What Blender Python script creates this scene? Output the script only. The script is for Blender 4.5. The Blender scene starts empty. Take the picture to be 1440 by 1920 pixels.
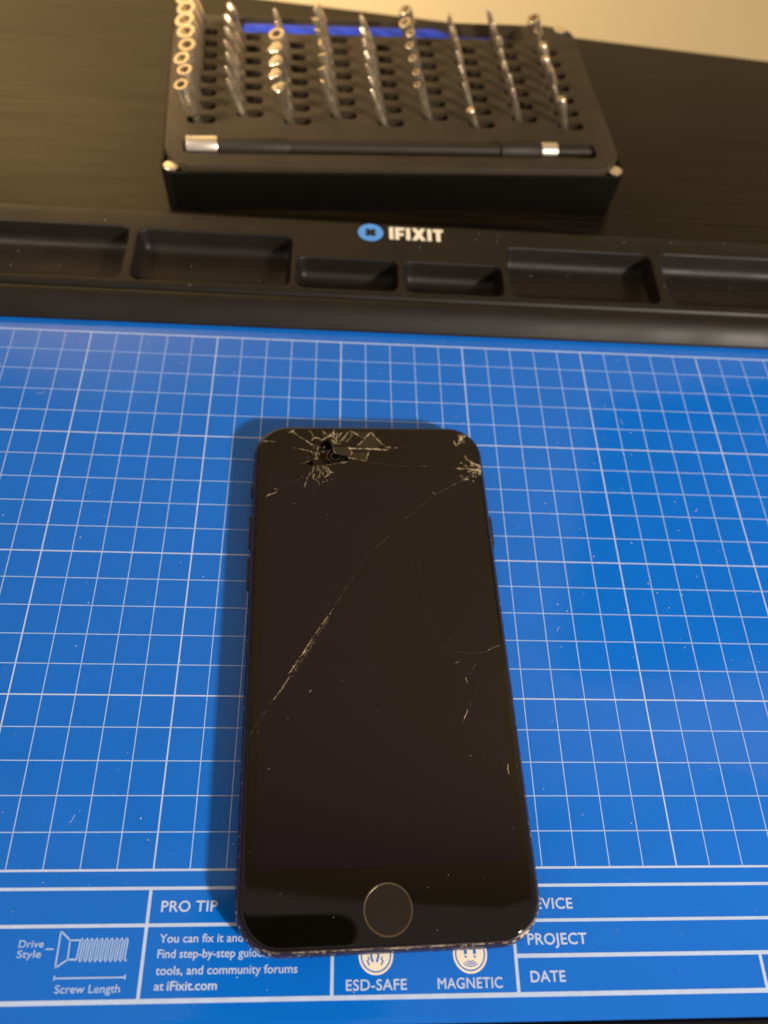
import bpy, bmesh, math, random
from mathutils import Vector, Matrix, noise
from mathutils.geometry import tessellate_polygon

random.seed(11)
MM = 0.001
sc = bpy.context.scene
COL = sc.collection

# ------------------------------------------------------------------ camera
cd = bpy.data.cameras.new("Camera")
cam = bpy.data.objects.new("Camera", cd)
COL.objects.link(cam)
sc.camera = cam
c_loc = Vector((-4.626, -187.609, 199.621)) * MM
c_r = Vector((0.99681826, -0.01662435, 0.07795499))
c_u = Vector((-0.02657479, 0.85273616, 0.52166543))
c_f = Vector((0.07514738, 0.52207727, -0.84958119))
cam.matrix_world = Matrix(((c_r.x, c_u.x, -c_f.x, c_loc.x), (c_r.y, c_u.y, -c_f.y, c_loc.y),
                           (c_r.z, c_u.z, -c_f.z, c_loc.z), (0, 0, 0, 1)))
cd.sensor_fit = 'HORIZONTAL'
cd.sensor_width = 6.46
cd.lens = 6.46 * 1528.449 / 1440.0
cd.clip_start = 0.005
cd.clip_end = 20
cd.dof.use_dof = True
cd.dof.focus_distance = 0.200
cd.dof.aperture_fstop = 2.5
cd.dof.aperture_blades = 0

# ------------------------------------------------------------------ light
w = bpy.data.worlds.new("World")
sc.world = w
w.use_nodes = True
w.node_tree.nodes["Background"].inputs[0].default_value = (1.0, 0.81, 0.74, 1)
w.node_tree.nodes["Background"].inputs[1].default_value = 0.47


def area(name, loc, target, size, power, color):
    ld = bpy.data.lights.new(name, 'AREA')
    ld.shape = 'DISK'
    ld.size = size
    ld.energy = power
    ld.color = color
    o = bpy.data.objects.new(name, ld)
    COL.objects.link(o)
    o.location = loc
    o.rotation_euler = (Vector(target) - Vector(loc)).to_track_quat('-Z', 'Y').to_euler()
    return o


# room lamp, behind the camera to the right
area("room_lamp", (1.31, -1.36, 1.06), (0.01, -0.10, 0), 0.18, 66.0, (1.0, 0.90, 0.76))
# lamp that washes the wall behind the desk
sd = bpy.data.lights.new("wall_lamp", 'SPOT')
sd.energy = 17.0
sd.color = (1.0, 0.84, 0.60)
sd.spot_size = math.radians(77)
sd.spot_blend = 0.8
sd.shadow_soft_size = 0.05
so = bpy.data.objects.new("wall_lamp", sd)
COL.objects.link(so)
so.location = (-0.25, 0.03, 0.21)
so.rotation_euler = (Vector((-0.115, 0.23, 0.015)) - so.location).to_track_quat('-Z', 'Y').to_euler()

sc.view_settings.view_transform = 'Standard'
sc.view_settings.look = 'None'
sc.view_settings.exposure = 0.0
sc.view_settings.gamma = 1.0
sc.render.engine = 'CYCLES'


# ------------------------------------------------------------------ helpers
def nodes(m):
    return m.node_tree.nodes, m.node_tree.links


def mat(name, color, rough=0.5, metal=0.0, spec=0.5, bump=0.0, bscale=3000.0, rvar=0.0, rscale=60.0, cvar=0.0):
    m = bpy.data.materials.new(name)
    m.use_nodes = True
    n, l = nodes(m)
    b = n["Principled BSDF"]
    b.inputs["Base Color"].default_value = (*color, 1)
    b.inputs["Roughness"].default_value = rough
    b.inputs["Metallic"].default_value = metal
    b.inputs["Specular IOR Level"].default_value = spec
    tc = n.new("ShaderNodeTexCoord")
    if bump:
        t = n.new("ShaderNodeTexNoise")
        t.inputs["Scale"].default_value = bscale
        t.inputs["Detail"].default_value = 4
        l.new(tc.outputs["Object"], t.inputs["Vector"])
        bp = n.new("ShaderNodeBump")
        bp.inputs["Strength"].default_value = bump
        bp.inputs["Distance"].default_value = 0.0001
        l.new(t.outputs["Fac"], bp.inputs["Height"])
        l.new(bp.outputs["Normal"], b.inputs["Normal"])
    if rvar:
        t = n.new("ShaderNodeTexNoise")
        t.inputs["Scale"].default_value = rscale
        t.inputs["Detail"].default_value = 6
        l.new(tc.outputs["Object"], t.inputs["Vector"])
        mr = n.new("ShaderNodeMapRange")
        mr.inputs[1].default_value = 0.35
        mr.inputs[2].default_value = 0.7
        mr.inputs[3].default_value = max(0.01, rough - rvar)
        mr.inputs[4].default_value = rough + rvar
        l.new(t.outputs["Fac"], mr.inputs[0])
        l.new(mr.outputs[0], b.inputs["Roughness"])
    if cvar:
        t = n.new("ShaderNodeTexNoise")
        t.inputs["Scale"].default_value = rscale * 1.7
        t.inputs["Detail"].default_value = 5
        l.new(tc.outputs["Object"], t.inputs["Vector"])
        mr = n.new("ShaderNodeMapRange")
        mr.inputs[1].default_value = 0.3
        mr.inputs[2].default_value = 0.7
        mr.inputs[3].default_value = 1 - cvar
        mr.inputs[4].default_value = 1 + cvar
        l.new(t.outputs["Fac"], mr.inputs[0])
        mx = n.new("ShaderNodeMix")
        mx.data_type = 'RGBA'
        mx.blend_type = 'MULTIPLY'
        mx.inputs[0].default_value = 1
        mx.inputs[6].default_value = (*color, 1)
        l.new(mr.outputs[0], mx.inputs[7])
        l.new(mx.outputs[2], b.inputs["Base Color"])
    return m


class MB:
    """collects vertices (in mm) and faces of one mesh"""
    def __init__(self):
        self.v = []
        self.f = []

    def add(self, vs, fs):
        o = len(self.v)
        self.v += [tuple(p) for p in vs]
        self.f += [tuple(i + o for i in f) for f in fs]
        return self

    def loft(self, rings, cap0=True, cap1=True, closed=True):
        n = len(rings[0])
        vs = [p for r in rings for p in r]
        fs = []
        for k in range(len(rings) - 1):
            for i in range(n if closed else n - 1):
                j = (i + 1) % n
                fs.append((k * n + i, k * n + j, (k + 1) * n + j, (k + 1) * n + i))
        if cap0:
            fs.append(tuple(range(n - 1, -1, -1)))
        if cap1:
            fs.append(tuple(range((len(rings) - 1) * n, len(rings) * n)))
        return self.add(vs, fs)

    def box(self, x0, x1, y0, y1, z0, z1):
        return self.loft([[(x0, y0, z0), (x1, y0, z0), (x1, y1, z0), (x0, y1, z0)],
                          [(x0, y0, z1), (x1, y0, z1), (x1, y1, z1), (x0, y1, z1)]])

    def lathe(self, prof, n=24, origin=(0, 0, 0), axis='z', phase=0.0, cap0=True, cap1=True):
        rings = []
        for r, h in prof:
            ring = []
            for i in range(n):
                a = 2 * math.pi * i / n + phase
                x, y = r * math.cos(a), r * math.sin(a)
                p = (x, y, h) if axis == 'z' else (h, x, y)
                ring.append((p[0] + origin[0], p[1] + origin[1], p[2] + origin[2]))
            rings.append(ring)
        return self.loft(rings, cap0, cap1)

    def plate(self, outer, holes, z):
        polys = [[Vector((p[0], p[1], 0)) for p in outer]] + [[Vector((p[0], p[1], 0)) for p in h] for h in holes]
        tris = tessellate_polygon(polys)
        flat = [(p.x, p.y, z) for q in polys for p in q]
        fs = []
        for t in tris:
            a, b, c = (Vector(flat[i]) for i in t)
            if (b - a).cross(c - a).z < 0:
                t = (t[0], t[2], t[1])
            fs.append(tuple(t))
        return self.add(flat, fs)

    def build(self, name, material, parent=None, smooth=35, loc=None):
        me = bpy.data.meshes.new(name)
        me.from_pydata([(x * MM, y * MM, z * MM) for x, y, z in self.v], [], self.f)
        me.materials.append(material)
        bm = bmesh.new()
        bm.from_mesh(me)
        bmesh.ops.remove_doubles(bm, verts=bm.verts, dist=1e-7)
        bmesh.ops.recalc_face_normals(bm, faces=bm.faces)
        bm.to_mesh(me)
        bm.free()
        if smooth:
            for p in me.polygons:
                p.use_smooth = True
            me.set_sharp_from_angle(angle=math.radians(smooth))
        o = bpy.data.objects.new(name, me)
        COL.objects.link(o)
        if parent:
            o.parent = parent
        if loc:
            o.location = Vector(loc) * MM
        return o


def rrect(x0, x1, y0, y1, r, n=8, z=None):
    pts = []
    for cx, cy, a0 in ((x1 - r, y1 - r, 0), (x0 + r, y1 - r, 90), (x0 + r, y0 + r, 180), (x1 - r, y0 + r, 270)):
        for i in range(n + 1):
            a = math.radians(a0 + 90 * i / n)
            p = (cx + r * math.cos(a), cy + r * math.sin(a))
            pts.append(p if z is None else (p[0], p[1], z))
    return pts


def empty(name, loc=(0, 0, 0), rz=0.0):
    o = bpy.data.objects.new(name, None)
    o.empty_display_size = 0.01
    COL.objects.link(o)
    o.location = Vector(loc) * MM
    o.rotation_euler = (0, 0, rz)
    return o


def tag(o, label=None, cat=None, group=None, kind=None):
    for k, v in (("label", label), ("category", cat), ("group", group), ("kind", kind)):
        if v:
            o[k] = v
    return o


def text_part(s, x0, x1, ybase, cap, material, parent, z, bold=0.0, name="printed_text", tracking=1.0):
    """flat print: a line of lettering fitted between x0 and x1 (mm) with the given capital height"""
    cu = bpy.data.curves.new(name, 'FONT')
    cu.body = s
    cu.size = 1.0
    cu.space_character = tracking
    cu.resolution_u = 4
    t = bpy.data.objects.new(name, cu)
    COL.objects.link(t)
    dg = bpy.context.evaluated_depsgraph_get()
    me = bpy.data.meshes.new_from_object(t.evaluated_get(dg))
    bpy.data.objects.remove(t)
    xs = [v.co.x for v in me.vertices]
    a, b = min(xs), max(xs)
    sx = (x1 - x0) / (b - a)
    sy = cap / 0.73
    for v in me.vertices:
        v.co = Vector(((x0 + (v.co.x - a) * sx) * MM, (ybase + v.co.y * sy) * MM, z * MM))
    # heavier strokes: the same outline laid down again a hair to each side, each layer above the last
    d = bold * sy
    vs0 = [v.co.copy() for v in me.vertices]
    fs0 = [tuple(p.vertices) for p in me.polygons]
    bpy.data.meshes.remove(me)
    vs, fs = [], []
    for k, (dx, dy) in enumerate(((0, 0), (d, 0), (-d, 0), (0, d), (0, -d))):
        o_ = len(vs)
        vs += [(v.x + dx * MM, v.y + dy * MM, v.z + .003 * k * MM) for v in vs0]
        fs += [tuple(i + o_ for i in f) for f in fs0]
    me = bpy.data.meshes.new(name)
    me.from_pydata(vs, [], fs)
    me.materials.append(material)
    o = bpy.data.objects.new(name, me)
    COL.objects.link(o)
    o.parent = parent
    return o

# ------------------------------------------------------------------ materials
M = {}
M['wall'] = mat('wall_paint', (0.42, 0.315, 0.165), 0.75, spec=0.3, bump=0.25, bscale=900, cvar=0.02, rscale=8)
M['tray'] = mat('black_rubber', (0.0072, 0.0052, 0.0034), 0.53, spec=0.32, bump=0.25, bscale=2600, rvar=0.07, rscale=45, cvar=0.25)
M['mat'] = mat('blue_silicone', (0.003, 0.142, 0.64), 0.11, spec=0.40, bump=0.05, bscale=2200, rvar=0.03, rscale=30, cvar=0.035)
M['print'] = mat('white_print', (0.47, 0.60, 0.86), 0.32, spec=0.4, cvar=0.06, rscale=200)
M['print_thin'] = mat('thin_white_print', (0.34, 0.51, 0.85), 0.32, spec=0.4, cvar=0.10, rscale=200)
M['badge'] = mat('badge_blue_print', (0.07, 0.30, 0.82), 0.4)
M['logo'] = mat('cream_print', (0.85, 0.78, 0.62), 0.45)
M['case'] = mat('black_plastic', (0.003, 0.0022, 0.0014), 0.5, spec=0.18, bump=0.3, bscale=2500, cvar=0.15)
M['insert'] = mat('matte_black_plastic', (0.0275, 0.019, 0.0095), 0.6, spec=0.3, bump=0.3, bscale=3000, cvar=0.15, rscale=40)
M['steel'] = mat('satin_steel', (0.54, 0.455, 0.33), 0.28, metal=0.9, rvar=0.06, rscale=400)
M['silver'] = mat('bright_steel', (0.86, 0.80, 0.68), 0.30, metal=1.0)
M['magnet'] = mat('nickel', (0.88, 0.80, 0.66), 0.32, metal=1.0, bump=0.2, bscale=900)
M['blue'] = mat('blue_plastic', (0.010, 0.030, 0.29), 0.5, spec=0.3)
M['grip'] = mat('black_grip', (0.014, 0.010, 0.006), 0.55, spec=0.3, bump=0.2)
M['glass'] = mat('black_glass', (0.0035, 0.0028, 0.0016), 0.035, spec=0.41, rvar=0.02, rscale=70)
M['display'] = mat('dark_display', (0.0045, 0.0026, 0.0066), 0.05, spec=0.40, rvar=0.025, rscale=60)
M['frame'] = mat('black_aluminium', (0.046, 0.030, 0.044), 0.3, metal=0.6, spec=0.5, rvar=0.1, rscale=300)
M['void'] = mat('black_cavity', (0.001, 0.001, 0.001), 0.8, spec=0.1)
M['lens'] = mat('lens_ring', (0.055, 0.045, 0.03), 0.3, metal=0.6)
M['ring'] = mat('home_button_ring', (0.22, 0.18, 0.11), 0.3, metal=0.9, rvar=0.1, rscale=900)
M['home'] = mat('home_button_black', (0.012, 0.0095, 0.0065), 0.15, rvar=0.03, rscale=120)
M['bare'] = mat('worn_bare_metal', (0.72, 0.60, 0.38), 0.35, metal=0.8, bump=0.4, bscale=4000)
M['dust'] = mat('pale_dust', (0.50, 0.56, 0.64), 0.8)
M['shard'] = mat('lifted_glass', (0.020, 0.016, 0.009), 0.12, rvar=0.06, rscale=400)

# cracked glass: light scattered at the break, patchy along its length
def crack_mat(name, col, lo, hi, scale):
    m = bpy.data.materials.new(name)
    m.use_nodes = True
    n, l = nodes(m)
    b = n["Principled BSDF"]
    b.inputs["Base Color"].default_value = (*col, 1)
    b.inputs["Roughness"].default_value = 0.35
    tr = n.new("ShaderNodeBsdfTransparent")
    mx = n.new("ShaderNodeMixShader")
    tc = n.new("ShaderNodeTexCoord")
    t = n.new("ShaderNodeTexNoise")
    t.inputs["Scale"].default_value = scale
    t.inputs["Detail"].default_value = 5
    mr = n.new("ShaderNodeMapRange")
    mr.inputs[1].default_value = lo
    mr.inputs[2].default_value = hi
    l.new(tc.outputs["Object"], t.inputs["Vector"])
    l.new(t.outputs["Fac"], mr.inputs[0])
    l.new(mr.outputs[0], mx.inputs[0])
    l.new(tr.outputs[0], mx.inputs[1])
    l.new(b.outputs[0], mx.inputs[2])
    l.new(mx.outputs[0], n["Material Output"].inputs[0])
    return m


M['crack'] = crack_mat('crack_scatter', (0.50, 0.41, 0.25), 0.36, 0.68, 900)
M['hairline'] = crack_mat('hairline_crack', (0.18, 0.135, 0.08), 0.40, 0.85, 700)

# dark stained wood of the desk: grain drawn out along the wall
m = bpy.data.materials.new('dark_stained_wood')
m.use_nodes = True
n, l = nodes(m)
b = n["Principled BSDF"]
tc = n.new("ShaderNodeTexCoord")
mp = n.new("ShaderNodeMapping")
mp.inputs["Scale"].default_value = (6, 240, 1)
mp.inputs["Rotation"].default_value = (0, 0, math.radians(5.4))
t = n.new("ShaderNodeTexNoise")
t.inputs["Scale"].default_value = 3
t.inputs["Detail"].default_value = 7
t.inputs["Distortion"].default_value = 0.6
cr = n.new("ShaderNodeValToRGB")
cr.color_ramp.elements[0].position = 0.3
cr.color_ramp.elements[0].color = (0.002, 0.0013, 0.0006, 1)
cr.color_ramp.elements[1].position = 0.72
cr.color_ramp.elements[1].color = (0.012, 0.008, 0.0036, 1)
bp = n.new("ShaderNodeBump")
bp.inputs["Strength"].default_value = 0.35
bp.inputs["Distance"].default_value = 0.0002
l.new(tc.outputs["Object"], mp.inputs[0])
l.new(mp.outputs[0], t.inputs["Vector"])
l.new(t.outputs["Fac"], cr.inputs[0])
l.new(cr.outputs[0], b.inputs["Base Color"])
l.new(t.outputs["Fac"], bp.inputs["Height"])
l.new(bp.outputs[0], b.inputs["Normal"])
b.inputs["Roughness"].default_value = 0.27
b.inputs["Specular IOR Level"].default_value = 0.2
M['wood'] = m

# ------------------------------------------------------------------ setting: desk and wall
WALL_RZ = math.radians(-5.4)
wy = lambda x: 214.0 - 0.095 * x
d = MB()
xa, xb = -900, 900
d.loft([[(xa, -420, z), (xb, -420, z), (xb, wy(xb) + 4, z), (xa, wy(xa) + 4, z)] for z in (-30, -5, -4)])
tag(d.build('desk', M['wood'], smooth=0), "dark stained wooden desk top under the tray and case", "desk", kind="structure")
wl = MB()
wl.loft([[(xa, wy(xa), z), (xb, wy(xb), z), (xb, wy(xb) + 60, z), (xa, wy(xa) + 60, z)] for z in (-700, 3600)])
tag(wl.build('wall', M['wall'], smooth=0), "cream painted wall behind the desk", "wall", kind="structure")

# unseen dark board added on the wall, shaped to darken the mat's reflection
bo = empty('added_dark_board', (335, wy(335), 330), WALL_RZ)
tag(bo, "dark framed board hung askew on the wall, mirrored in the mat's right side", "board")
ca_, sa_ = math.cos(math.radians(-20.5)), math.sin(math.radians(-20.5))


def board_ring(hw, hh, y):
    return [(x * ca_ - z * sa_, y, x * sa_ + z * ca_) for x, z in ((-hw, -hh), (hw, -hh), (hw, hh), (-hw, hh))]


OX, OZ = 68.0, 0.0
g = MB()
g.loft([[(x + OX, y, z + OZ) for x, y, z in board_ring(a_, b_, y_)] for a_, b_, y_ in ((130, 200, -1), (130, 200, -14), (128, 198, -16), (118, 188, -16), (117, 187, -11))], True, False)
g.build('frame', M['case'], bo, 30)
g = MB()
g.loft([[(x + OX, y, z + OZ) for x, y, z in board_ring(a_, b_, y_)] for a_, b_, y_ in ((117, 187, -5), (117, 187, -10))])
g.build('panel', M['case'], bo, 0)

# ------------------------------------------------------------------ work tray with compartments
tray = empty('work_tray', (20, -70, -4))
tag(tray, "black rubber work tray with six compartments framing the blue mat", "tray")
TX, TY, TZ = 20, -70, -4


def T(pts):
    return [(p[0] - TX, p[1] - TY, p[2] - TZ) for p in pts]


POCK = [(-150, -73.2, 18.6, 43.8), (-70, -17.6, 18.6, 43.0), (-15.6, 18.9, 18.6, 33.2), (21.2, 55.2, 18.6, 33.2),
        (57.6, 110.2, 18.6, 43.0), (113.8, 190, 18.6, 43.8)]


def tr(ring):
    return T(ring)


L = MB()
ox0, ox1, oy0, oy1 = -166, 206, 15.0, 53.0
rings = [tr(rrect(ox0 + i, ox1 - i, oy0 + min(i, .8), oy1 - i, 3.0, 6, z)) for i, z in
         ((0.0, -3.9), (0.0, 4.4), (0.25, 5.2), (0.7, 5.75), (1.3, 6.0))]
L.loft(rings, True, False)
outer = [(p[0], p[1]) for p in rings[-1]]
holes = []
for x0, x1, y0, y1 in POCK:
    holes.append([(p[0], p[1]) for p in tr(rrect(x0 - .7, x1 + .7, y0 - .7, y1 + .7, 3.9, 6, 6.0))])
L.plate(outer, holes, 6.0 - TZ)
L.build('compartment_ledge', M['tray'], tray, 40)
for x0, x1, y0, y1 in POCK:
    p = MB()
    prof = [(-.7, 6.0), (-.35, 5.93), (-.1, 5.65), (0, 5.2), (.5, 1.8), (.7, .6), (1.1, -.4), (1.8, -1.2), (2.7, -1.65), (3.9, -1.8)]
    rr = []
    for i, z in prof:
        r = max(1.0, 3.2 - i)
        rr.append(tr(rrect(x0 + i, x1 - i, y0 + i, y1 - i, r, 6, z)))
    p.loft(rr, False, True)
    p.build('compartment', M['tray'], tray, 50)
# rounded ridge between the compartments and the mat
prof = [(14.85, -3.9), (14.85, 4.6), (14.5, 5.35), (13.7, 5.75), (12.6, 5.8), (11.2, 5.45), (9.8, 4.7), (8.5, 3.7), (7.4, 2.6),
        (6.5, 1.5), (5.9, .7), (5.5, .15), (5.3, -.8), (5.3, -3.9)]
r = MB()
r.loft([T([(x, y, z) for y, z in prof]) for x in (-166, 206)])
r.build('ridge', M['tray'], tray, 60)
f = MB()
f.box(*(-166 - TX, 206 - TX, -199.5 - TY, 5.2 - TY, -3.95 - TZ, -1.05 - TZ))
f.build('floor_panel', M['tray'], tray, 0)
for nm, (x0, x1, y0, y1) in (('rim', (-165, 205, -199, -190.6)), ('rim', (-165.9, -151, -190.4, 5)), ('rim', (191, 205.9, -190.4, 5))):
    q = MB()
    q.loft([T(rrect(x0 + i, x1 - i, y0 + i, y1 - i, 2.5, 5, z)) for i, z in ((0, -1.0), (0, .3), (.3, .8), (.9, 1.0))])
    q.build(nm, M['tray'], tray, 40)
# emblem: blue disc with a cut-out cross, and the lettering
bd = MB()
cx, cy, R_ = 9.7 - TX, 47.1 - TY, 4.45
cross = []
for k in range(4):
    a = math.radians(45 + 90 * k)
    e = Vector((math.cos(a), math.sin(a)))
    s = Vector((-e.y, e.x))
    for u, v in ((.95, -.95), (2.15, -.75), (2.3, 0), (2.15, .75)):
        q = e * u + s * v
        cross.append((cx + q.x, cy + q.y))
circ = [(cx + R_ * math.cos(2 * math.pi * i / 40), cy + R_ * math.sin(2 * math.pi * i / 40)) for i in range(40)]
bd.plate(circ, [cross], 6.06 - TZ)
bd.build('emblem', M['badge'], tray, 0)
lx = 16.3
for ch, wd in (('I', 1.45), ('F', 3.3), ('I', 1.45), ('X', 4.9), ('I', 1.45), ('T', 3.6)):
    g = MB()
    x, y0, y1 = lx - TX, 44.2 - TY, 50.4 - TY
    z0, z1 = 6.03 - TZ, 6.12 - TZ
    sw = 1.45
    if ch == 'I':
        g.box(x, x + sw, y0, y1, z0, z1)
    elif ch == 'F':
        g.loft([[(x + a, y0 + b2, z) for a, b2 in ((0, 0), (sw, 0), (sw, 2.0), (3.0, 2.0), (3.0, 3.3), (sw, 3.3), (sw, 4.8), (3.3, 4.8), (3.3, 6.2), (0, 6.2))] for z in (z0, z1)])
    elif ch == 'T':
        g.loft([[(x + a, y0 + b2, z) for a, b2 in ((1.05, 0), (2.55, 0), (2.55, 4.8), (3.6, 4.8), (3.6, 6.2), (0, 6.2), (0, 4.8), (1.05, 4.8))] for z in (z0, z1)])
    else:
        g.loft([[(x + a, y0 + b2, z) for a, b2 in ((0, 0), (1.75, 0), (2.45, 1.6), (3.15, 0), (4.9, 0), (3.4, 3.1), (4.9, 6.2), (3.15, 6.2), (2.45, 4.6), (1.75, 6.2), (0, 6.2), (1.5, 3.1))] for z in (z0, z1)])
    g.build('logo_letter', M['logo'], tray, 0)
    lx += wd + .62

# ------------------------------------------------------------------ blue mat with printed grid
rm = empty('repair_mat', (20, -92, 0))
tag(rm, "blue silicone repair mat printed with a white grid, lying in the black tray", "mat")
MX, MY = 20, -92
s = MB()
s.loft([[(p[0] - MX, p[1] - MY, p[2]) for p in rrect(-150.5 + i, 190.5 - i, -190.2 + i, 5.15 - i, 3, 6, z)] for i, z in ((0, -1.0), (0, -.25), (.12, -.06), (.35, 0))])
s.build('sheet', M['mat'], rm, 30)
ZP = 0.03


def strip(x0, x1, y0, y1, mt='print', z=ZP, nm='printed_line'):
    g = MB()
    g.add([(x0 - MX, y0 - MY, z), (x1 - MX, y0 - MY, z), (x1 - MX, y1 - MY, z), (x0 - MX, y1 - MY, z)], [(0, 1, 2, 3)])
    return g.build(nm, M[mt], rm, 0)


GX0, GX1 = -17, 22
for i in range(GX0, GX1 + 1):
    hw = .17 if i % 5 == 0 else .12
    strip(i * 8 - hw, i * 8 + hw, -160, 0, 'print' if i % 5 == 0 else 'print_thin', ZP, 'grid_line')
for j in range(0, 21):
    hw = .24 if j in (0, 20) else (.17 if j % 5 == 0 else .12)
    strip(GX0 * 8 - .2, GX1 * 8 + .2, -j * 8 - hw, -j * 8 + hw, 'print' if j % 5 == 0 else 'print_thin', ZP + .012, 'grid_line')
XL, XR = -136, 176
strip(XL, XR, -164.05, -163.4)
strip(XL, -.3, -171.35, -170.65)
strip(XL, XR, -185.55, -184.65)
strip(40.3, XR, -171.2, -170.55)
strip(40.3, XR, -178.2, -177.4)
for x, y0, y1 in ((-40, -184.7, -164), (0, -184.7, -164), (40, -184.7, -164), (95.3, -184.7, -178)):
    strip(x - .35, x + .35, y0, y1, 'print', ZP + .014)


def tx(sx, x0, x1, yb, cap, bold=.012, tk=1.0, mt='print'):
    text_part(sx, x0 - MX, x1 - MX, yb - MY, cap, M[mt], rm, ZP + .01, bold, tracking=tk)


tx("PRO TIP", -37.3, -25.3, -168.4, 2.25, .018, 1.05)
tx("You can fix it and", -36.9, -19.3, -174.35, 1.7)
tx("Find step-by-step guides,", -37.0, -13.6, -177.25, 1.7)
tx("tools, and community forums", -37.0, -7.4, -180.35, 1.7)
tx("at", -37.0, -35.0, -183.15, 1.6)
tx("iFixit.com", -34.3, -24.1, -183.2, 1.75, .02)
tx("ESD-SAFE", 3.0, 15.9, -183.8, 2.1, .014, 1.05)
tx("MAGNETIC", 22.6, 36.6, -183.75, 2.1, .014, 1.05)
tx("DEVICE", 43.0, 54.0, -168.55, 2.3, .018, 1.05)
tx("PROJECT", 43.0, 56.3, -175.65, 2.3, .018, 1.05)
tx("DATE", 42.9, 50.5, -182.8, 2.2, .018, 1.05)
tx("Drive", -66.0, -60.9, -174.95, 1.45, .014, mt='print_thin')
tx("Style", -66.0, -61.1, -176.85, 1.45, .014, mt='print_thin')
tx("Screw Length", -57.1, -43.9, -183.4, 1.55, .014, mt='print_thin')


def ribbon(g, pts, hw, z, close=False):
    k = len(pts)
    vs = []
    for i in range(k):
        a = Vector(pts[(i - 1) % k if close else max(0, i - 1)])
        c = Vector(pts[(i + 1) % k if close else min(k - 1, i + 1)])
        t_ = (c - a).normalized()
        nn = Vector((-t_.y, t_.x)) * hw
        vs += [(pts[i][0] + nn.x, pts[i][1] + nn.y, z), (pts[i][0] - nn.x, pts[i][1] - nn.y, z)]
    fs = [(2 * i, 2 * i + 1, 2 * ((i + 1) % k) + 1, 2 * ((i + 1) % k)) for i in range(k if close else k - 1)]
    g.add(vs, fs)


ML = lambda pts: [(x - MX, y - MY) for x, y in pts]
g = MB()
zz = ZP + .01
for seg in ([(-57.8, -171.8), (-57.75, -178.9)], [(-57.8, -171.9), (-55.6, -173.7)], [(-57.75, -178.8), (-55.5, -177.3)],
            [(-55.6, -173.7), (-55.5, -177.3)], [(-55.6, -173.7), (-53.6, -173.7)], [(-55.5, -177.3), (-53.6, -177.3)]):
    ribbon(g, ML(seg), .17, zz)
for k in range(10):
    x = -53.7 + k * 1.04
    ribbon(g, ML([(x, -177.4), (x + .25, -173.75), (x + .52, -173.35), (x + .78, -173.75)]), .15, zz + .002)
    ribbon(g, ML([(x + .78, -173.75), (x + .55, -177.4), (x + .8, -177.75), (x + 1.04, -177.4)]), .15, zz + .004)
ribbon(g, ML([(-57.6, -180.7), (-43.2, -180.7)]), .15, zz)
ribbon(g, ML([(-57.6, -180.2), (-57.6, -181.1)]), .15, zz + .002)
ribbon(g, ML([(-43.2, -180.2), (-43.2, -181.1)]), .15, zz + .002)
ribbon(g, ML([(-60.4, -175.3), (-58.7, -175.3)]), .13, zz)
g.build('printed_screw_diagram', M['print_thin'], rm, 0)
for cx, cy in ((9.4, -177.3), (29.95, -177.3)):
    g = MB()
    cc = lambda r_: ML([(cx + r_ * math.cos(2 * math.pi * i / 48), cy + r_ * math.sin(2 * math.pi * i / 48)) for i in range(48)])
    g.plate(cc(3.0), [], zz)
    g.plate(cc(3.75), [cc(3.3)], zz)
    g.build('printed_badge', M['logo'], rm, 0)
g = MB()
zb = zz + .012
for k in range(3):   # magnet waves and poles
    r_ = .8 + .55 * k
    ribbon(g, ML([(29.95 + r_ * math.cos(math.radians(a)), -178.15 + r_ * .8 * math.sin(math.radians(a))) for a in range(215, 330, 12)]), .11, zb)
for sx in (-1, 1):
    ribbon(g, ML([(29.95 + sx * 1.0, -176.0), (29.95 + sx * 1.0, -177.35)]), .32, zb)
    ribbon(g, ML([(29.95 + sx * 1.0, -177.65), (29.95 + sx * 1.0, -178.0)]), .26, zb)
for px_, s_ in ((8.4, 1), (9.9, -1)):  # field lines and sparks
    ribbon(g, ML([(px_ + .1 * s_, -176.2), (px_ - .05 * s_, -177.5), (px_ + .35 * s_, -178.6)]), .22, zb)
for bx, s_ in ((7.7, -1), (10.8, 1)):
    ribbon(g, ML([(bx, -177.6), (bx - .28 * s_, -178.2), (bx + .2 * s_, -178.25), (bx - .3 * s_, -179.2)]), .16, zb)
g.build('printed_badge_symbol', M['mat'], rm, 0)

# ------------------------------------------------------------------ cracked phone
PW, PL, PT = 66.9, 138.4, 7.1
ph = empty('smartphone', (10.36, -108.0, 0.05), math.radians(1.75))
tag(ph, "black smartphone with shattered screen glass and round home button, lying on the blue mat", "phone")
CR = 10.2


def pr(i, z, n=14):
    return rrect(-PW / 2 + i, PW / 2 - i, -PL / 2 + i, PL / 2 - i, max(1.0, CR - i), n, z)


g = MB()
prof = [(2.6, 0.0), (1.5, .25), (.75, .85), (.25, 1.8), (.03, 2.9), (0, 3.5), (.05, 4.3), (.25, 5.2), (.55, 5.9), (.85, 6.35), (1.05, 6.55), (1.2, 6.55), (1.25, 6.2), (1.3, 5.0)]
g.loft([pr(i, z) for i, z in prof])
g.build('housing', M['frame'], ph, 60)
HOLE = [(-14.43, 61.32), (-13.51, 62.61), (-12.75, 62.75), (-12.05, 63.35), (-11.42, 62.15), (-10.56, 61.16), (-10.49, 58.97), (-9.06, 57.79), (-6.51, 57.23), (-6.05, 56.17), (-8.79, 55.52), (-11.99, 54.64), (-13.89, 55.21), (-14.2, 56.4), (-14.45, 57.75), (-14.2, 59.5)]
HOLE2 = [(-18.18, 55.18), (-16.59, 56.08), (-16.37, 54.22), (-17.39, 54.13)]
ZG = 7.12
g = MB()
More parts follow.
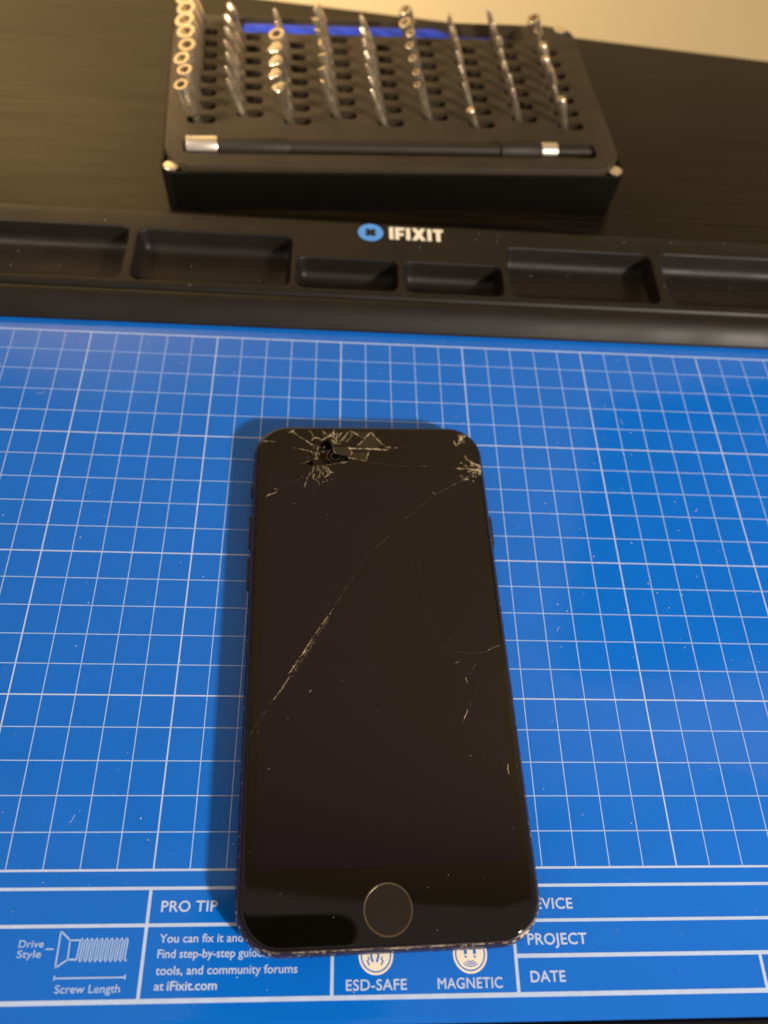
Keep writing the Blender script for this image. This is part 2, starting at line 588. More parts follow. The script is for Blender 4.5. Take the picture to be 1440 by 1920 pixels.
top = [pr(i, z) for i, z in ((1.3, 6.0), (1.28, 6.62), (1.36, 6.85), (1.6, 7.02), (2.0, 7.1), (2.5, ZG))]
g.loft(top, False, False)
g.plate([(p[0], p[1]) for p in top[-1]], [HOLE, HOLE2], ZG)
for hl in (HOLE, HOLE2):
    g.loft([[(x, y, ZG) for x, y in hl], [(x, y, ZG - .7) for x, y in hl]], False, False)
g.build('screen_glass', M['glass'], ph, 40)
g = MB()
dr = rrect(-29.3, 29.3, -52.4, 51.8, .3, 3)
g.plate(dr, [], ZG + .006)
g.build('display', M['display'], ph, 0)
# what shows through the broken-out hole
g = MB()
g.plate([(-20, 50), (-4, 50), (-4, 65), (-20, 65)], [], 5.4)
g.build('cavity', M['void'], ph, 0)
g = MB()
g.lathe([(2.75, 0), (2.75, .7), (2.5, .85), (2.25, .7), (2.2, .1)], 32, (-9.9, 58.4, 5.45), cap0=False, cap1=False)
g.lathe([(1.6, 0), (1.6, .45), (1.35, .6), (1.1, .45), (1.05, .1)], 28, (-9.9, 58.4, 5.45), cap0=False, cap1=False)
g.build('camera_ring', M['lens'], ph, 50)
g = MB()
for k, x in enumerate((-13.9, -13.2, -12.6)):
    g.box(x, x + .16, 54.8, 60.5, 5.5, 6.0 + .1 * k)
g.build('ribbon_contact', M['lens'], ph, 0)
for pts, tilt in (([(-10.4, 60.9), (-10.35, 59.1), (-9.2, 58.1), (-6.3, 57.3), (-5.3, 58.8), (-6.2, 60.3)], .35),
                  ([(-3.9, 60.95), (-1.0, 63.6), (.6, 65.8), (3.7, 61.6), (1.0, 60.3)], .10),
                  ([(-5.0, 58.7), (-.5, 59.1), (-1.3, 56.1), (-5.2, 57.0)], .14),
                  ([(-5.4, 66.4), (-1.3, 63.9), (.3, 66.2)], .10)):
    g = MB()
    k = len(pts)
    zt = [ZG + .03 + tilt * (i / max(1, k - 1)) * .7 for i in range(k)]
    g.loft([[(x, y, ZG - .1) for x, y in pts], [(x, y, z) for (x, y), z in zip(pts, zt)]], False, True)
    g.build('glass_shard', M['shard'], ph, 0)

CRACKS = [
  (0.3, [(-30.87, 62.54), (-28.63, 62.57), (-26.87, 62.39)]),
  (0.12, [(-26.87, 62.39), (-24.77, 61.21)]),
  (0.28, [(-23.23, 66.46), (-21.6, 65.47), (-20.3, 64.27), (-17.71, 62.28), (-15.46, 60.91)]),
  (0.25, [(-22.04, 60.36), (-20.91, 60.14), (-18.35, 59.49), (-15.47, 58.53)]),
  (0.35, [(-14.81, 61.31), (-15.15, 58.92), (-15.63, 57.74), (-15.16, 56.56), (-16.11, 56.56)]),
  (0.3, [(-16.91, 62.69), (-15.93, 64.11), (-14.8, 63.93), (-14.16, 63.13)]),
  (0.3, [(-17.72, 66.74), (-16.74, 65.73), (-16.42, 64.31)]),
  (0.25, [(-13.81, 66.58), (-12.19, 65.17), (-11.22, 64.98)]),
  (0.45, [(-13.84, 62.93), (-13.34, 63.74), (-11.22, 64.78), (-10.39, 66.01), (-10.05, 66.83)]),
  (0.3, [(-10.78, 61.35), (-10.42, 63.77), (-10.05, 66.63)]),
  (0.3, [(-9.96, 61.96), (-9.44, 64.19), (-9.24, 66.23)]),
  (0.3, [(-9.63, 62.17), (-8.61, 65.01), (-7.76, 66.66)]),
  (0.3, [(-9.31, 61.97), (-7.99, 63.4), (-6.3, 65.85), (-5.63, 66.68)]),
  (0.25, [(-7.68, 62.59), (-6.01, 64.43), (-4.83, 65.87)]),
  (0.25, [(-6.7, 62.6), (-5.36, 64.24), (-4.67, 65.46)]),
  (0.5, [(-10.6, 62.36), (-9.64, 61.97), (-8.02, 61.98)]),
  (0.4, [(-5.46, 66.68), (-4.01, 65.68), (-2.09, 64.27), (-0.96, 63.88)]),
  (0.35, [(-1.11, 64.08), (0.61, 66.14)]),
  (0.38, [(0.61, 66.35), (2.16, 63.91), (4.02, 61.51)]),
  (0.35, [(-0.96, 63.88), (-2.14, 62.65), (-3.82, 61.02)]),
  (0.5, [(-9.98, 60.64), (-7.08, 60.51), (-3.85, 60.14), (1.02, 60.07), (5.57, 59.84)]),
  (0.45, [(4.01, 61.3), (5.61, 60.52), (5.72, 59.52)]),
  (0.5, [(5.63, 60.92), (7.25, 60.65), (7.89, 60.42)]),
  (0.06, [(7.9, 60.66), (12.23, 61.59)]),
  (0.3, [(-10.47, 60.76), (-10.33, 58.97), (-9.54, 58.38)]),
  (0.35, [(-6.13, 59.6), (-5.17, 59.02), (-5.69, 57.63)]),
  (0.6, [(-6.18, 57.23), (-5.55, 56.84)]),
  (0.4, [(-5.55, 56.84), (-3.64, 56.35), (-1.4, 55.89)]),
  (0.35, [(-0.31, 59.26), (-0.69, 57.67), (-1.24, 55.89)]),
  (0.22, [(-6.55, 55.46), (-8.79, 55.05), (-11.35, 54.57), (-12.63, 54.44)]),
  (0.08, [(-1.09, 55.5), (2.75, 54.95), (6.59, 54.31), (10.12, 54.02)]),
  (0.25, [(-16.12, 53.83), (-16.76, 51.52), (-17.54, 50.76)]),
  (0.22, [(-15.17, 54.23), (-15.02, 51.92), (-14.88, 49.63)]),
  (0.25, [(-14.53, 54.23), (-14.39, 51.92), (-14.72, 50.01), (-15.19, 50.01)]),
  (0.3, [(-13.74, 54.24), (-13.12, 52.7)]),
  (0.25, [(-12.95, 54.05), (-12.33, 52.32), (-12.51, 50.4)]),
  (0.35, [(-11.23, 51.94), (-12.19, 50.98), (-13.14, 50.02)]),
  (0.25, [(-12.32, 53.48), (-11.55, 51.94)]),
  (0.25, [(-17.23, 51.52), (-18.17, 49.8), (-18.63, 47.72), (-18.88, 46.6)]),
  (0.2, [(-16.44, 50.95), (-16.29, 49.43)]),
  (0.18, [(-15.04, 49.06), (-14.64, 47.37)]),
  (0.35, [(-13.79, 48.5), (-13.31, 48.69)]),
  (0.3, [(-19.74, 50.36), (-19.33, 50.36)]),
  (0.25, [(-18.66, 55.17), (-16.75, 55.97)]),
  (0.06, [(-18.66, 55.17), (-20.24, 54.58)]),
  (0.3, [(-29.54, 43.6), (-27.87, 44.52), (-26.5, 45.08)]),
  (0.3, [(-27.3, 46.38), (-26.36, 45.82)]),
  (0.05, [(-26.36, 45.82), (-23.61, 47.7), (-19.89, 49.6)]),
  (0.7, [(26.21, 65.71), (27.59, 65.01), (28.9, 65.02)]),
  (0.8, [(27.58, 64.83), (26.84, 63.22), (26.14, 61.97)]),
  (0.5, [(24.94, 63.02), (26.08, 61.27)]),
  (0.12, [(26.19, 60.92), (27.04, 59.35), (27.94, 58.32)]),
  (0.5, [(27.93, 58.15), (28.34, 56.59), (29.01, 56.08)]),
  (0.8, [(29.01, 56.08), (30.33, 55.06), (31.64, 54.05)]),
  (0.9, [(31.86, 54.73), (31.67, 53.02), (31.59, 50.99)]),
  (0.9, [(30.34, 52.51), (31.28, 53.36), (31.56, 52.01)]),
  (0.4, [(25.04, 53.32), (26.74, 53.33), (28.44, 53.34)]),
  (0.5, [(27.91, 53.68), (29.54, 53.01), (30.93, 52.68)]),
  (0.1, [(25.04, 53.39), (22.8, 53.58)]),
  (0.22, [(15.23, 54.1), (16.07, 54.04)]),
  (0.15, [(7.1, 54.28), (9.89, 54.16)]),
  (0.05, [(9.89, 54.16), (15.23, 54.1), (22.8, 53.58)]),
  (0.2, [(30.13, 51.83), (28.77, 50.98), (26.34, 49.29)]),
  (0.16, [(26.34, 49.29), (23.38, 47.61), (20.44, 45.79), (18.67, 44.48)]),
  (0.25, [(17.19, 44.96), (18.13, 44.71)]),
  (0.07, [(23.34, 47.64), (19.22, 45.0), (15.71, 42.39)]),
  (0.14, [(15.71, 42.39), (12.23, 39.51), (11.87, 38.24)]),
  (0.06, [(11.6, 38.24), (8.78, 36.36), (5.32, 32.03)]),
  (0.08, [(5.04, 31.72), (1.99, 28.7), (-1.28, 25.73)]),
  (0.05, [(-1.28, 25.73), (-4.01, 21.64), (-5.63, 18.77)]),
  (0.16, [(-5.89, 18.49), (-8.79, 13.71), (-11.37, 9.33)]),
  (0.18, [(-11.37, 9.33), (-14.38, 4.79), (-16.83, 1.14)]),
  (0.3, [(-16.83, 1.14), (-18.75, -2.19), (-21.11, -5.96), (-22.73, -8.42)]),
  (0.07, [(11.65, 24.78), (11.86, 20.38)]),
  (0.14, [(11.84, 20.09), (12.1, 16.35)]),
  (0.1, [(12.1, 16.35), (12.86, 11.28), (13.92, 5.24), (15.28, 0.42)]),
  (0.12, [(15.28, 0.42), (16.57, -1.97), (18.5, -2.52)]),
  (0.07, [(18.48, -2.67), (23.12, -3.37), (27.14, -3.02)]),
  (0.15, [(27.14, -3.02), (29.79, -1.64), (31.78, -0.99)]),
  (0.09, [(24.88, -5.47), (23.43, -7.49), (22.27, -9.24)]),
  (0.3, [(18.9, -6.14), (20.19, -5.49)]),
  (0.22, [(-22.28, -8.71), (-24.18, -11.89), (-26.06, -14.44)]),
  (0.09, [(-26.06, -14.44), (-29.46, -19.71), (-32.23, -24.57)]),
  (0.09, [(25.74, -9.29), (22.79, -15.16), (21.4, -17.45)]),
  (0.25, [(21.09, -17.73), (19.65, -20.83)]),
  (0.07, [(19.59, -21.4), (22.99, -26.49), (29.12, -31.0)]),
  (0.35, [(29.2, -31.27), (29.22, -33.68)]),
  (0.3, [(30.99, -31.59), (31.74, -32.15)]),
  (0.25, [(21.34, -9.51), (21.74, -11.31)]),
  (0.22, [(-17.5, -12.89), (-16.67, -11.75)]),
]


def crack(wd, pts, zoff):
    """an irregular raised break line in the glass"""
    P = [Vector(p) for p in pts]
    out = []
    for a, c in zip(P[:-1], P[1:]):
        k = max(2, int((c - a).length / .45))
        t_ = (c - a).normalized() if (c - a).length else Vector((1, 0))
        nn = Vector((-t_.y, t_.x))
        for i in range(k):
            f_ = i / k
            out.append(a.lerp(c, f_) + nn * (random.uniform(-1, 1) * (.05 + wd * .22)))
    out.append(P[-1])
    k = len(out)
    vs, fs = [], []
    for i, p in enumerate(out):
        a, c = out[max(0, i - 1)], out[min(k - 1, i + 1)]
        t_ = (c - a).normalized() if (c - a).length else Vector((1, 0))
        nn = Vector((-t_.y, t_.x))
        e = min(i, k - 1 - i) / max(1, k - 1)
        hw = wd * .5 * random.uniform(.45, 1.25) * (.45 + .55 * min(1, e * 6))
        hw = max(hw, .025)
        vs += [(p.x + nn.x * hw, p.y + nn.y * hw, ZG + .012), (p.x, p.y, ZG + .02 + hw * .45 + zoff), (p.x - nn.x * hw, p.y - nn.y * hw, ZG + .012)]
    for i in range(k - 1):
        for j in (0, 1):
            fs.append((3 * i + j, 3 * i + j + 1, 3 * i + j + 4, 3 * i + j + 3))
    g = MB()
    g.add(vs, fs)
    return g


for i, (wd, pts) in enumerate(CRACKS):
    crack(wd, pts, .001 * (i % 9)).build('crack', M['crack' if wd > .17 else 'hairline'], ph, 0)
# comb-like splinters along the long diagonal crack
g = MB()
a, c = Vector((-11.4, 9.3)), Vector((-26.0, -14.4))
for k in range(64):
    f_ = k / 63
    p = a.lerp(c, f_) + Vector((random.uniform(-.1, .1), random.uniform(-.1, .1)))
    ln = (.35 + 1.0 * math.sin(math.pi * min(1, f_ * 1.05))) * random.uniform(.4, 1)
    q = p + Vector((.93, -.28)) * ln
    ribbon(g, [(p.x, p.y), (q.x, q.y)], .03, ZG + .02 + .0005 * k)
g.build('crack_splinter', M['crack'], ph, 0)
# splinter fans around the hole and the struck corner
g = MB()
for cx, cy, n_, r0, r1, w0 in ((-10, 62.3, 40, .3, 4.6, .08), (-14, 53.6, 34, .3, 5.2, .07), (31.2, 52.6, 40, .2, 5.5, .10), (-15.5, 59, 14, .4, 3, .07), (28, 64.6, 22, .2, 2.4, .10), (-23, 65.6, 14, .1, 1.5, .1)):
    for k in range(n_):
        a = random.uniform(0, 2 * math.pi)
        if cx > 30:
            a = random.uniform(1.9, 4.3)
        elif cy > 62 and cx < 0:
            a = random.uniform(.3, 2.6)
        elif cy < 55 and cx < 0:
            a = random.uniform(3.6, 5.9)
        ra = r0 + (r1 - r0) * random.random() ** 1.6
        rb = ra + random.uniform(.15, 1.1)
        p = Vector((cx + ra * math.cos(a), cy + ra * math.sin(a)))
        q = Vector((cx + rb * math.cos(a + .06), cy + rb * math.sin(a + .06)))
        if max(abs(p.x), abs(q.x)) > 31.2 or max(p.y, q.y) > 66.7:
            continue
        ribbon(g, [(p.x, p.y), (q.x, q.y)], w0 * random.uniform(.5, 1.3), ZG + .03 + .0006 * k)
g.build('crack_splinter', M['crack'], ph, 0)

# home button
g = MB()
g.lathe([(5.3, ZG - .05), (5.3, ZG + .05), (5.12, ZG + .07), (4.98, ZG - .02)], 64, (-.6, -61.1, 0), cap0=False, cap1=False)
hb = g.build('home_button_rim', M['ring'], ph, 50)
g = MB()
g.lathe([(5.0, ZG - .05), (4.98, ZG + .02), (4.4, ZG + .012), (2, ZG + .008)], 64, (-.6, -61.1, 0), cap0=False)
g.build('home_button', M['home'], ph, 50)
# side controls
for nm, x, y0, y1, sg in (('mute_switch', -33.4, 45.4, 49.6, -1), ('volume_button', -33.4, 29.0, 39.2, -1), ('volume_button', -33.4, 16.4, 26.4, -1), ('power_button', 33.4, 28.8, 39.0, 1)):
    g = MB()
    rings = []
    for dx, ins in ((-.3, 0), (.35, 0), (.55, .3)):
        rings.append([(x + sg * dx, p[0], p[1]) for p in rrect(y0 + ins, y1 - ins, 2.5 + ins, 4.7 - ins, 1.0 - ins * .6, 5)])
    g.loft(rings)
    g.build(nm, M['frame'], ph, 40)
# speaker and connector openings on the lower edge
g = MB()
for k in list(range(-11, -4)) + list(range(5, 12)):
    cx = k * 1.9
    g.lathe([(.5, -.05), (.5, .1)], 10, (0, 0, 0)) if False else None
    ring = [(cx + .5 * math.cos(t), -PL / 2 - .02, 3.4 + .5 * math.sin(t)) for t in [2 * math.pi * i / 10 for i in range(10)]]
    g.add(ring, [tuple(range(10))])
g.build('speaker_hole', M['void'], ph, 0)

# marks following the housing curve: scuffed bare metal chips, plus a painted rim highlight
def edge_pt(u, lvl):
    """point and normal on the housing rim; u runs round the outline, lvl picks the height on the profile"""
    ins, z = prof[lvl]
    ring = pr(ins, z, 14)
    k = len(ring)
    f_ = (u % 1.0) * k
    i = int(f_)
    a, c = Vector(ring[i % k]), Vector(ring[(i + 1) % k])
    return a.lerp(c, f_ - i)


def ring_u(x, y):
    ring = pr(0, 0, 14)
    best = min(range(len(ring)), key=lambda i: (ring[i][0] - x) ** 2 + (ring[i][1] - y) ** 2)
    return best / len(ring)


def chip_or_glint(u0, u1, l0, l1, prnt, mt='bare'):
    g = MB()
    rows = []
    k = 7
    for a in range(k):
        u = u0 + (u1 - u0) * a / (k - 1)
        taper = math.sin(math.pi * (a + .5) / k)
        f0 = l0 + (l1 - l0) * (.5 - .5 * taper * random.uniform(.6, 1))
        f1 = l0 + (l1 - l0) * (.5 + .5 * taper * random.uniform(.6, 1))
        row = []
        for f_ in (f0, f1):
            i = int(min(f_, len(prof) - 2))
            p = edge_pt(u, i).lerp(edge_pt(u, i + 1), f_ - i)
            o_ = Vector((p.x, p.y, 0)) * .0006
            row.append((p.x + o_.x, p.y + o_.y, p.z + .035))
        rows.append(row)
    vs = [q for r_ in rows for q in r_]
    g.add(vs, [(2 * i, 2 * i + 1, 2 * i + 3, 2 * i + 2) for i in range(k - 1)])
    g.build('scuff_or_glint', M[mt], prnt, 60)


NR = len(pr(0, 0, 14))
# ring order: corner arcs (+,+) (-,+) (-,-) (+,-), 15 points each; straight edges lie between the arcs
for u0, u1, l0, l1 in ((52.6, 54.4, 6.6, 9.2), (50.4, 51.6, 7.2, 9.0), (49.2, 49.9, 7.6, 8.8), (54.9, 55.6, 7, 8.6), (47.2, 48.3, 7.5, 9),
                       (30.8, 31.6, 7, 8.6), (33.5, 34.2, 7.4, 8.6), (38.6, 40.0, 6.4, 8.4), (41.5, 42.2, 7, 8.4), (36.4, 36.9, 7.2, 8.4), (56.5, 57.2, 7.6, 8.8), (58.1, 58.5, 7.6, 8.8)):
    chip_or_glint(u0 / NR, u1 / NR, l0, l1, ph)
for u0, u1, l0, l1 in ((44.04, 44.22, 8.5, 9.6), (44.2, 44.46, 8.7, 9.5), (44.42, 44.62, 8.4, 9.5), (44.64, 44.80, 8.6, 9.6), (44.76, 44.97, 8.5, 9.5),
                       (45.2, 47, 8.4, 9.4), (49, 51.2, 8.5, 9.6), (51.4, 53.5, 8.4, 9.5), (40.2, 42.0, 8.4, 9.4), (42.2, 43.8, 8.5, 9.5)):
    chip_or_glint(u0 / NR, u1 / NR, l0, l1, ph, 'crack')  # bevel highlight of the lower rim, painted as pale streaks in crack material
for k in range(80):   # small nicks on the two sides and the lower edge
    side = random.choice((0, 0, 1, 1, 1, 2, 2))
    if side == 0:
        u = 29.02 + .96 * random.random() ** .6
    elif side == 1:
        u = 59.02 + .96 * random.random()
    else:
        u = 44.02 + .96 * random.random()
    l0 = random.uniform(6.2, 8.6)
    chip_or_glint(u / NR, (u + random.uniform(.002, .009) * (1 if side < 2 else 2.2)) / NR, l0, l0 + random.uniform(.25, .8), ph)

# ------------------------------------------------------------------ bit case
CA = math.radians(4.2)
CO = Vector((-65, 65, -4))
case = empty('bit_case', CO, CA)
tag(case, "open black plastic screwdriver bit case with silver corner magnets, behind the tray", "tool case")
CW, CDp = 171.5, 102.0
H0, H1 = 16.2, 18.4        # heights above the desk: rim of the box, top of the insert
g = MB()
g.loft([rrect(i, CW - i, i, CDp - i, 5.0, 8, z) for i, z in ((.9, .05), (.6, .6), (.1, H0 - .7), (.1, H0 - .2), (.5, H0), (1.2, H0 - .1), (1.3, 1.5))])
g.build('box', M['case'], case, 40)
ins = [rrect(i, CW - i, i, CDp - i, 13.0 - i * .5, 10, z) for i, z in ((1.4, H0 - 2), (1.35, H1 - .9), (1.6, H1 - .3), (2.2, H1))]
holes, slots = [], []
COLS = []
for c in range(9):
    xe = 19.3 + 17.6 * c
    for r_ in range(8 if c == 0 else 7):
        y = (28.1 + 8.45 * r_) if c % 2 == 0 else (32.3 + 8.6 * r_)
        COLS.append((c, r_, xe - (6.9 if c == 0 else 7.9), y))
        sl = rrect(xe - (10.8 if c == 0 else 10.2), xe, y - 2.3, y + 2.3, 2.2, 5)
        slots.append(sl)
FG = [(8.2, 8.4), (21.5, 8.4), (21.5, 8.2), (160.5, 8.9), (161.5, 10), (161.5, 15), (160.5, 16), (22, 17.2), (8.2, 16.6)]
FG = rrect(8.0, 161.5, 8.2, 17.0, 2.5, 5)
RG = rrect(27.8, 147.5, 87.7, 99.4, 2.5, 5)
g = MB()
g.loft(ins, False, False)
g.plate([(p[0], p[1]) for p in ins[-1]], slots + [FG, RG], H1)
for sl in slots:
    g.loft([[(x, y, H1) for x, y in sl], [(x, y, H1 - 8) for x, y in sl]], False, True)
for gr, dep in ((FG, 4.0), (RG, 11.0)):
    g.loft([[(x, y, H1) for x, y in gr], [(x, y, H1 - dep) for x, y in gr]], False, True)
g.build('bit_insert', M['insert'], case, 40)
H_BOX = H0
for x, y, H0 in ((3.9, 3.9, H_BOX), (CW - 3.9, 3.9, H_BOX), (CW - 7.0, CDp - 6.0, H1 + .3), (7.0, CDp - 6.0, H1 + .3)):
    g = MB()
    g.lathe([(3.0, H0 - 5), (3.0, H0 - .4), (2.95, H0 - .05), (2.75, H0 - .05), (2.75, H0 - .4)], 24, (x, y, 0), cap1=False)
    pst = g.build('magnet_post', M['case'], case, 40)
    g = MB()
    g.lathe([(2.65, H0 - 1), (2.65, H0 + .35), (2.4, H0 + .55), (1.2, H0 + .62), (0.01, H0 + .62)], 24, (x, y, 0))
    g.build('magnet', M['magnet'], pst, 40)

# ------------------------------------------------------------------ bits
case_mw = Matrix.Translation(CO * MM) @ Matrix.Rotation(CA, 4, 'Z')
HEXR = 1.4
ORD = ['front', 'second', 'third', 'fourth', 'fifth', 'sixth', 'seventh', 'rear']
COLN = ['leftmost', 'second', 'third', 'fourth', 'middle', 'sixth', 'seventh', 'eighth', 'rightmost']


def bit_mesh(kind, size, L_):
    """a bit along +z; z=0 is the surface of the insert"""
    g = MB()
    if kind == 'socket':
        R_ = size / 2
        g.lathe([(HEXR, -6), (HEXR, 2.2)], 6)
        g.lathe([(HEXR * .98, 2.0), (R_ * .95, 3.6), (R_, 4.2), (R_, L_ - .4), (R_ - .15, L_), (R_ - .2, L_)], 24, cap1=False)
        # hex recess
        n = 24
        rin = []
        for i in range(n):
            a = 2 * math.pi * i / n
            seg = math.pi / 3
            rad = (R_ * .62) * math.cos(seg / 2) / math.cos((a % seg) - seg / 2)
            rin.append((rad * math.cos(a), rad * math.sin(a)))
        rout = [((R_ - .2) * math.cos(2 * math.pi * i / n), (R_ - .2) * math.sin(2 * math.pi * i / n)) for i in range(n)]
        g.loft([[(x, y, L_) for x, y in rout], [(x, y, L_ - .05) for x, y in rin], [(x, y, L_ - 4) for x, y in rin]], False, True)
    elif kind == 'small_socket':
        R_ = size / 2
        g.lathe([(HEXR, -6), (HEXR, 7.0), (HEXR * .85, 7.6)], 6)
        g.lathe([(HEXR * .8, 7.3), (R_, 8.6), (R_, L_ - .2), (R_ - .2, L_), (R_ * .6, L_), (R_ * .55, L_ - 2)], 20)
    elif kind == 'head':      # wide lobed head
        g.lathe([(HEXR, -6), (HEXR, 6.5), (HEXR * .85, 7.2)], 6)
        n = 36
        rings = []
        for zz_, k in ((6.8, .62), (10.0, .78), (L_ - 1.6, 1.0), (L_ - .3, 1.0), (L_, .82)):
            ring = []
            for i in range(n):
                a = 2 * math.pi * i / n
                rad = size / 2 * k * (1 + (.0 if zz_ < 9 else .14) * math.cos(3 * a))
                ring.append((rad * math.cos(a), rad * math.sin(a), zz_))
            rings.append(ring)
        g.loft(rings)
    elif kind == 'blade':
        g.lathe([(HEXR, -6), (HEXR, 7.0), (HEXR * .85, 7.8)], 6)
        rings = []
        n = 20
        for zz_, rx, ry in ((7.5, 1.7, 1.7), (9.5, size * .45, 1.5), (L_ - 1.5, size * .5, .75), (L_, size * .46, .4)):
            rings.append([(rx * math.cos(2 * math.pi * i / n), ry * math.sin(2 * math.pi * i / n), zz_) for i in range(n)])
        g.loft(rings)
    elif kind == 'stub':
        g.lathe([(HEXR, -6), (HEXR, 4.5), (HEXR * .8, 5.2)], 6)
        g.lathe([(1.5, 5.0), (1.75, 5.8), (1.75, L_ - .6), (1.3, L_)], 18)
    else:                     # slim stepped driver point
        g.lathe([(HEXR, -6), (HEXR, 7.2), (HEXR * .8, 8.2)], 6)
        s_ = size / 2 * .82
        n = 24
        rings = []
        for zz_, k, fl in ((8.0, 1.2, 0), (9.6, s_ * 1.15, 0), (L_ - 2.2, s_, 0), (L_ - 1.9, s_, .35), (L_ - .5, s_ * .8, .35), (L_, s_ * .3, .2)):
            rings.append([(k * (1 - fl * (.5 + .5 * math.cos(4 * 2 * math.pi * i / n))) * math.cos(2 * math.pi * i / n),
                           k * (1 - fl * (.5 + .5 * math.cos(4 * 2 * math.pi * i / n))) * math.sin(2 * math.pi * i / n), zz_) for i in range(n)])
        g.loft(rings)
    return g


KINDN = {'socket': 'hollow hex socket bit', 'small_socket': 'small hollow-tipped bit', 'head': 'wide lobed-head bit', 'blade': 'flat-bladed bit', 'stub': 'short stubby bit', 'point': 'slim pointed bit'}


def bit_spec(c, r_):
    if c == 0:
        return ('socket', (5.4, 5.7, 6.2, 6.6, 7.2, 7.8, 7.6, 8.4)[r_], 15.2)
    if c == 1:
        return ('point', (2.0, 2.0, 2.4, 2.2, 2.6, 3.0, 3.6)[r_], 15.2)
    if c == 2:
        if r_ == 4:
            return ('socket', 6.2, 15.5)
        if r_ > 4:
            return ('point', 2.4, 16.0)
        return ('head', (4.6, 4.8, 5.2, 5.4)[r_], 15.6)
    if c == 3:
        return ('blade', (3.0, 3.4, 3.6, 4.2, 3.4, 4.0, 4.4)[r_], 15.3)
    if c == 4:
        return ('point', (2.0, 2.2, 2.0, 2.6, 2.8, 3.0, 2.6)[r_], 15.2)
    if c == 5:
        return ('small_socket', (2.6, 2.9, 3.2, 3.3, 3.6, 5.0, 5.4)[r_], 15.2)
    if c == 6:
        return (('stub', 3, 7.5), ('point', 2.0, 13.5), ('point', 2.2, 15.5), ('point', 2.0, 16), ('blade', 2.6, 16), ('point', 2.4, 16.5), ('blade', 2.8, 16.5))[r_]
    if c == 7:
        return ('point', (2.6, 2.4, 2.8, 2.6, 3.2, 2.8, 2.4)[r_], (14.5, 14.5, 15, 15, 15, 16, 17)[r_])
    return (('stub', 3, 13.0), ('point', 2.2, 13.5), ('blade', 3.2, 15), ('stub', 3, 15), ('stub', 3, 15), ('blade', 3, 16), ('small_socket', 5.2, 16.5))[r_]


LEAN = (-.22, -.33, -.27, -.36, -.41, -.38, -.38, -.38, -.40)
for c, r_, x, y in COLS:
    kind, size, ln = bit_spec(c, r_)
    o = bit_mesh(kind, size, ln).build('screwdriver_bit', M['steel'], None, 40)
    ax = Vector((LEAN[c] + random.uniform(-.06, .06), -.13 + random.uniform(-.03, .03), .92)).normalized()
    rot = ax.to_track_quat('Z', 'Y').to_matrix().to_4x4() @ Matrix.Rotation(random.uniform(0, 6.28), 4, 'Z')
    o.matrix_world = case_mw @ Matrix.Translation(Vector((x, y, H1)) * MM) @ rot
    nrow = 'rear' if (r_ == (7 if c == 0 else 6)) else ORD[r_]
    pos = {'front': 'frontmost', 'rear': 'rearmost'}.get(nrow, nrow + ' from front')
    cn = COLN[c]
    tag(o, "%s, %s in %s column%s of case" % ('steel ' + KINDN[kind], pos, cn, '' if cn in ('leftmost', 'middle', 'rightmost') else ' from left'),
        "screwdriver bit", "steel bits standing in the bit case")

# ------------------------------------------------------------------ tools lying in the case
dr_ = empty('bit_driver', CO + Vector((0, 0, 0)), CA)
dr_.matrix_world = case_mw @ Matrix.Translation(Vector((8.8, 12.6, H1 - 3.4)) * MM)
tag(dr_, "thin black driver shaft with silver end cap, in the front groove of the case", "screwdriver")
O_ = (0, 0, 3.1)
for nm, pf, mt, nn in (('end_cap', [(3.0, .3), (3.55, .6), (3.6, 1), (3.6, 10.8), (3.4, 11.4)], 'silver', 28),
                       ('sleeve', [(3.1, 11.5), (3.2, 12), (3.2, 36), (2.6, 37.5)], 'grip', 24),
                       ('shaft', [(2.5, 37.6), (2.5, 115)], 'grip', 24),
                       ('grip', [(2.7, 115.1), (3.4, 115.6), (3.4, 130.4), (3.0, 130.9)], 'grip', 16),
                       ('collar', [(2.8, 131), (3.1, 131.3), (3.1, 137), (2.7, 137.3)], 'silver', 24),
                       ('tip', [(1.5, 137.4), (1.5, 150), (.9, 151)], 'grip', 16)):
    g = MB()
    g.lathe(pf, nn, O_, 'x')
    g.build(nm, M[mt], dr_, 40)
bh = empty('driver_handle', CO, CA)
bh.matrix_world = case_mw @ Matrix.Translation(Vector((29, 93.5, H1 - 10.9)) * MM)
tag(bh, "blue plastic driver handle lying in the rear recess of the case", "handle")
g = MB()
g.lathe([(4.2, 0), (5.2, .8), (5.3, 2), (5.3, 80), (4.8, 83), (3.2, 88), (2.8, 92)], 28, (0, 0, 5.35), 'x')
g.build('handle', M['blue'], bh, 40)
g = MB()
g.lathe([(2.6, 92.2), (2.4, 112), (1.6, 116)], 16, (0, 0, 5.35), 'x')
g.build('neck', M['blue'], bh, 40)

# ------------------------------------------------------------------ the phone that took the picture (seen as a dark reflection)
HELD = True
if HELD:
    hp = empty('held_phone', (-30, -230, 207))
    tag(hp, "dark phone held above the mat, seen only as a dark reflection", "phone")
    g = MB()
    g.loft([rrect(-46 + i, 44 - i, -76 + i, 76 - i, 12, 10, z) for i, z in ((1.5, 0), (.3, .8), (0, 2), (0, 7), (1, 8.5))])
    g.build('housing', M['void'], hp, 40)

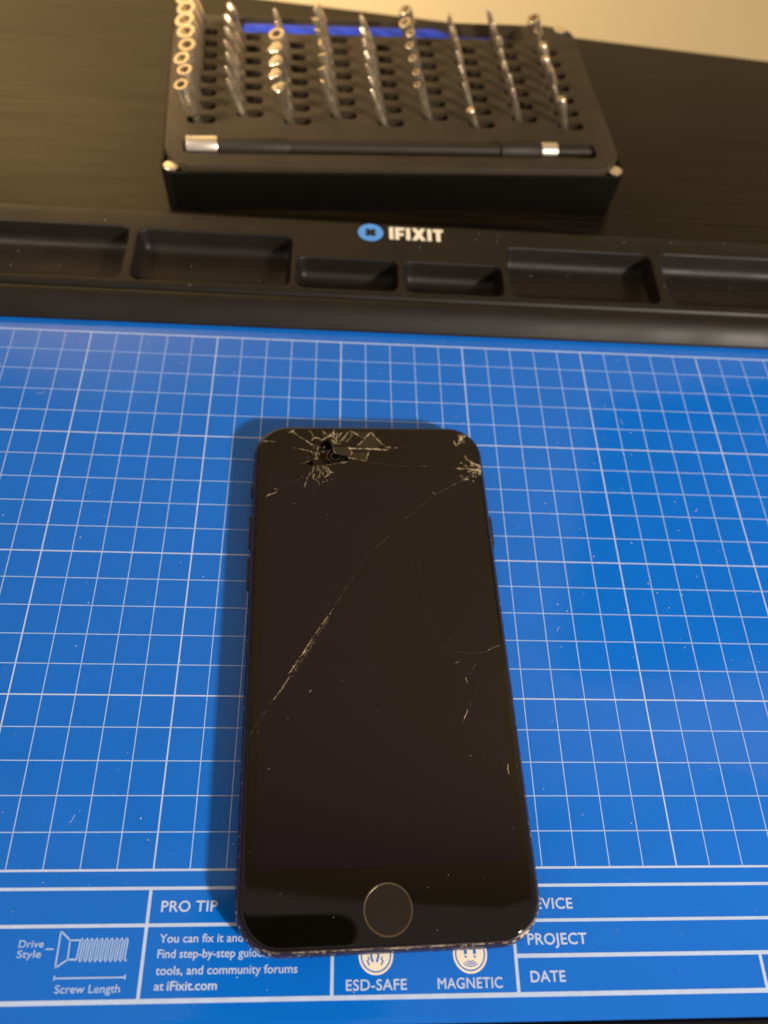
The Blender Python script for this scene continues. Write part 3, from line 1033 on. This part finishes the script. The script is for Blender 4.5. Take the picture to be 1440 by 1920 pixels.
# ------------------------------------------------------------------ dust and lint
def speck(g, x, y, z, s_):
    vs = []
    for a in range(5):
        t_ = 2 * math.pi * a / 5
        rr_ = s_ * random.uniform(.5, 1.2)
        vs.append((x + rr_ * math.cos(t_), y + rr_ * math.sin(t_), z))
    vs.append((x, y, z + s_ * .7))
    g.add(vs, [(i, (i + 1) % 5, 5) for i in range(5)])


def lint(g, x, y, z, ln):
    a = random.uniform(0, 6.28)
    k = random.uniform(-1.2, 1.2)
    pts = []
    px_, py_ = x, y
    for i in range(7):
        pts.append((px_, py_))
        px_ += ln / 6 * math.cos(a)
        py_ += ln / 6 * math.sin(a)
        a += k * .3
    ribbon(g, pts, .05, z)


ca, sa = math.cos(math.radians(1.75)), math.sin(math.radians(1.75))
g = MB()
for k in range(520):
    x, y = random.uniform(-120, 160), random.uniform(-188, 4)
    lx_, ly_ = x - 10.33, y + 108.0
    ux, uy = lx_ * ca + ly_ * sa, -lx_ * sa + ly_ * ca
    if abs(ux) < PW / 2 + 1 and abs(uy) < PL / 2 + 1:
        if abs(ux) > PW / 2 - 3.2 or abs(uy) > PL / 2 - 3.2 or random.random() < .45:
            continue
        speck(g, x, y, ZG + .06, random.uniform(.04, .10))
    else:
        speck(g, x, y, .05, random.choice((.06, .07, .08, .1, .14, .2)))
for k in range(26):   # a denser patch right of the phone
    speck(g, random.gauss(88, 14), random.gauss(-88, 14), .05, random.choice((.08, .12, .18, .25)))
for x, y in ((107, -61), (-92, -26), (-20, -60), (60, -100), (-60, -150), (-50, -40), (90, -30), (-95, -75)):
    lint(g, x, y, .05, random.uniform(1.2, 2.6))
for k in range(120):  # on the tray
    x, y = random.uniform(-118, 150), random.uniform(16, 52)
    z = 6.02
    for x0, x1, y0, y1 in POCK:
        if x0 - 1 < x < x1 + 1 and y0 - 1 < y < y1 + 1:
            z = -1.78 if (x0 + 3.5 < x < x1 - 3.5 and y0 + 3.5 < y < y1 - 3.5) else None
    if z:
        speck(g, x, y, z, random.choice((.06, .08, .12, .18)))
tag(g.build('dust', M['dust'], None, 0), "pale dust specks and lint scattered over mat, phone and tray", "dust", kind="stuff")
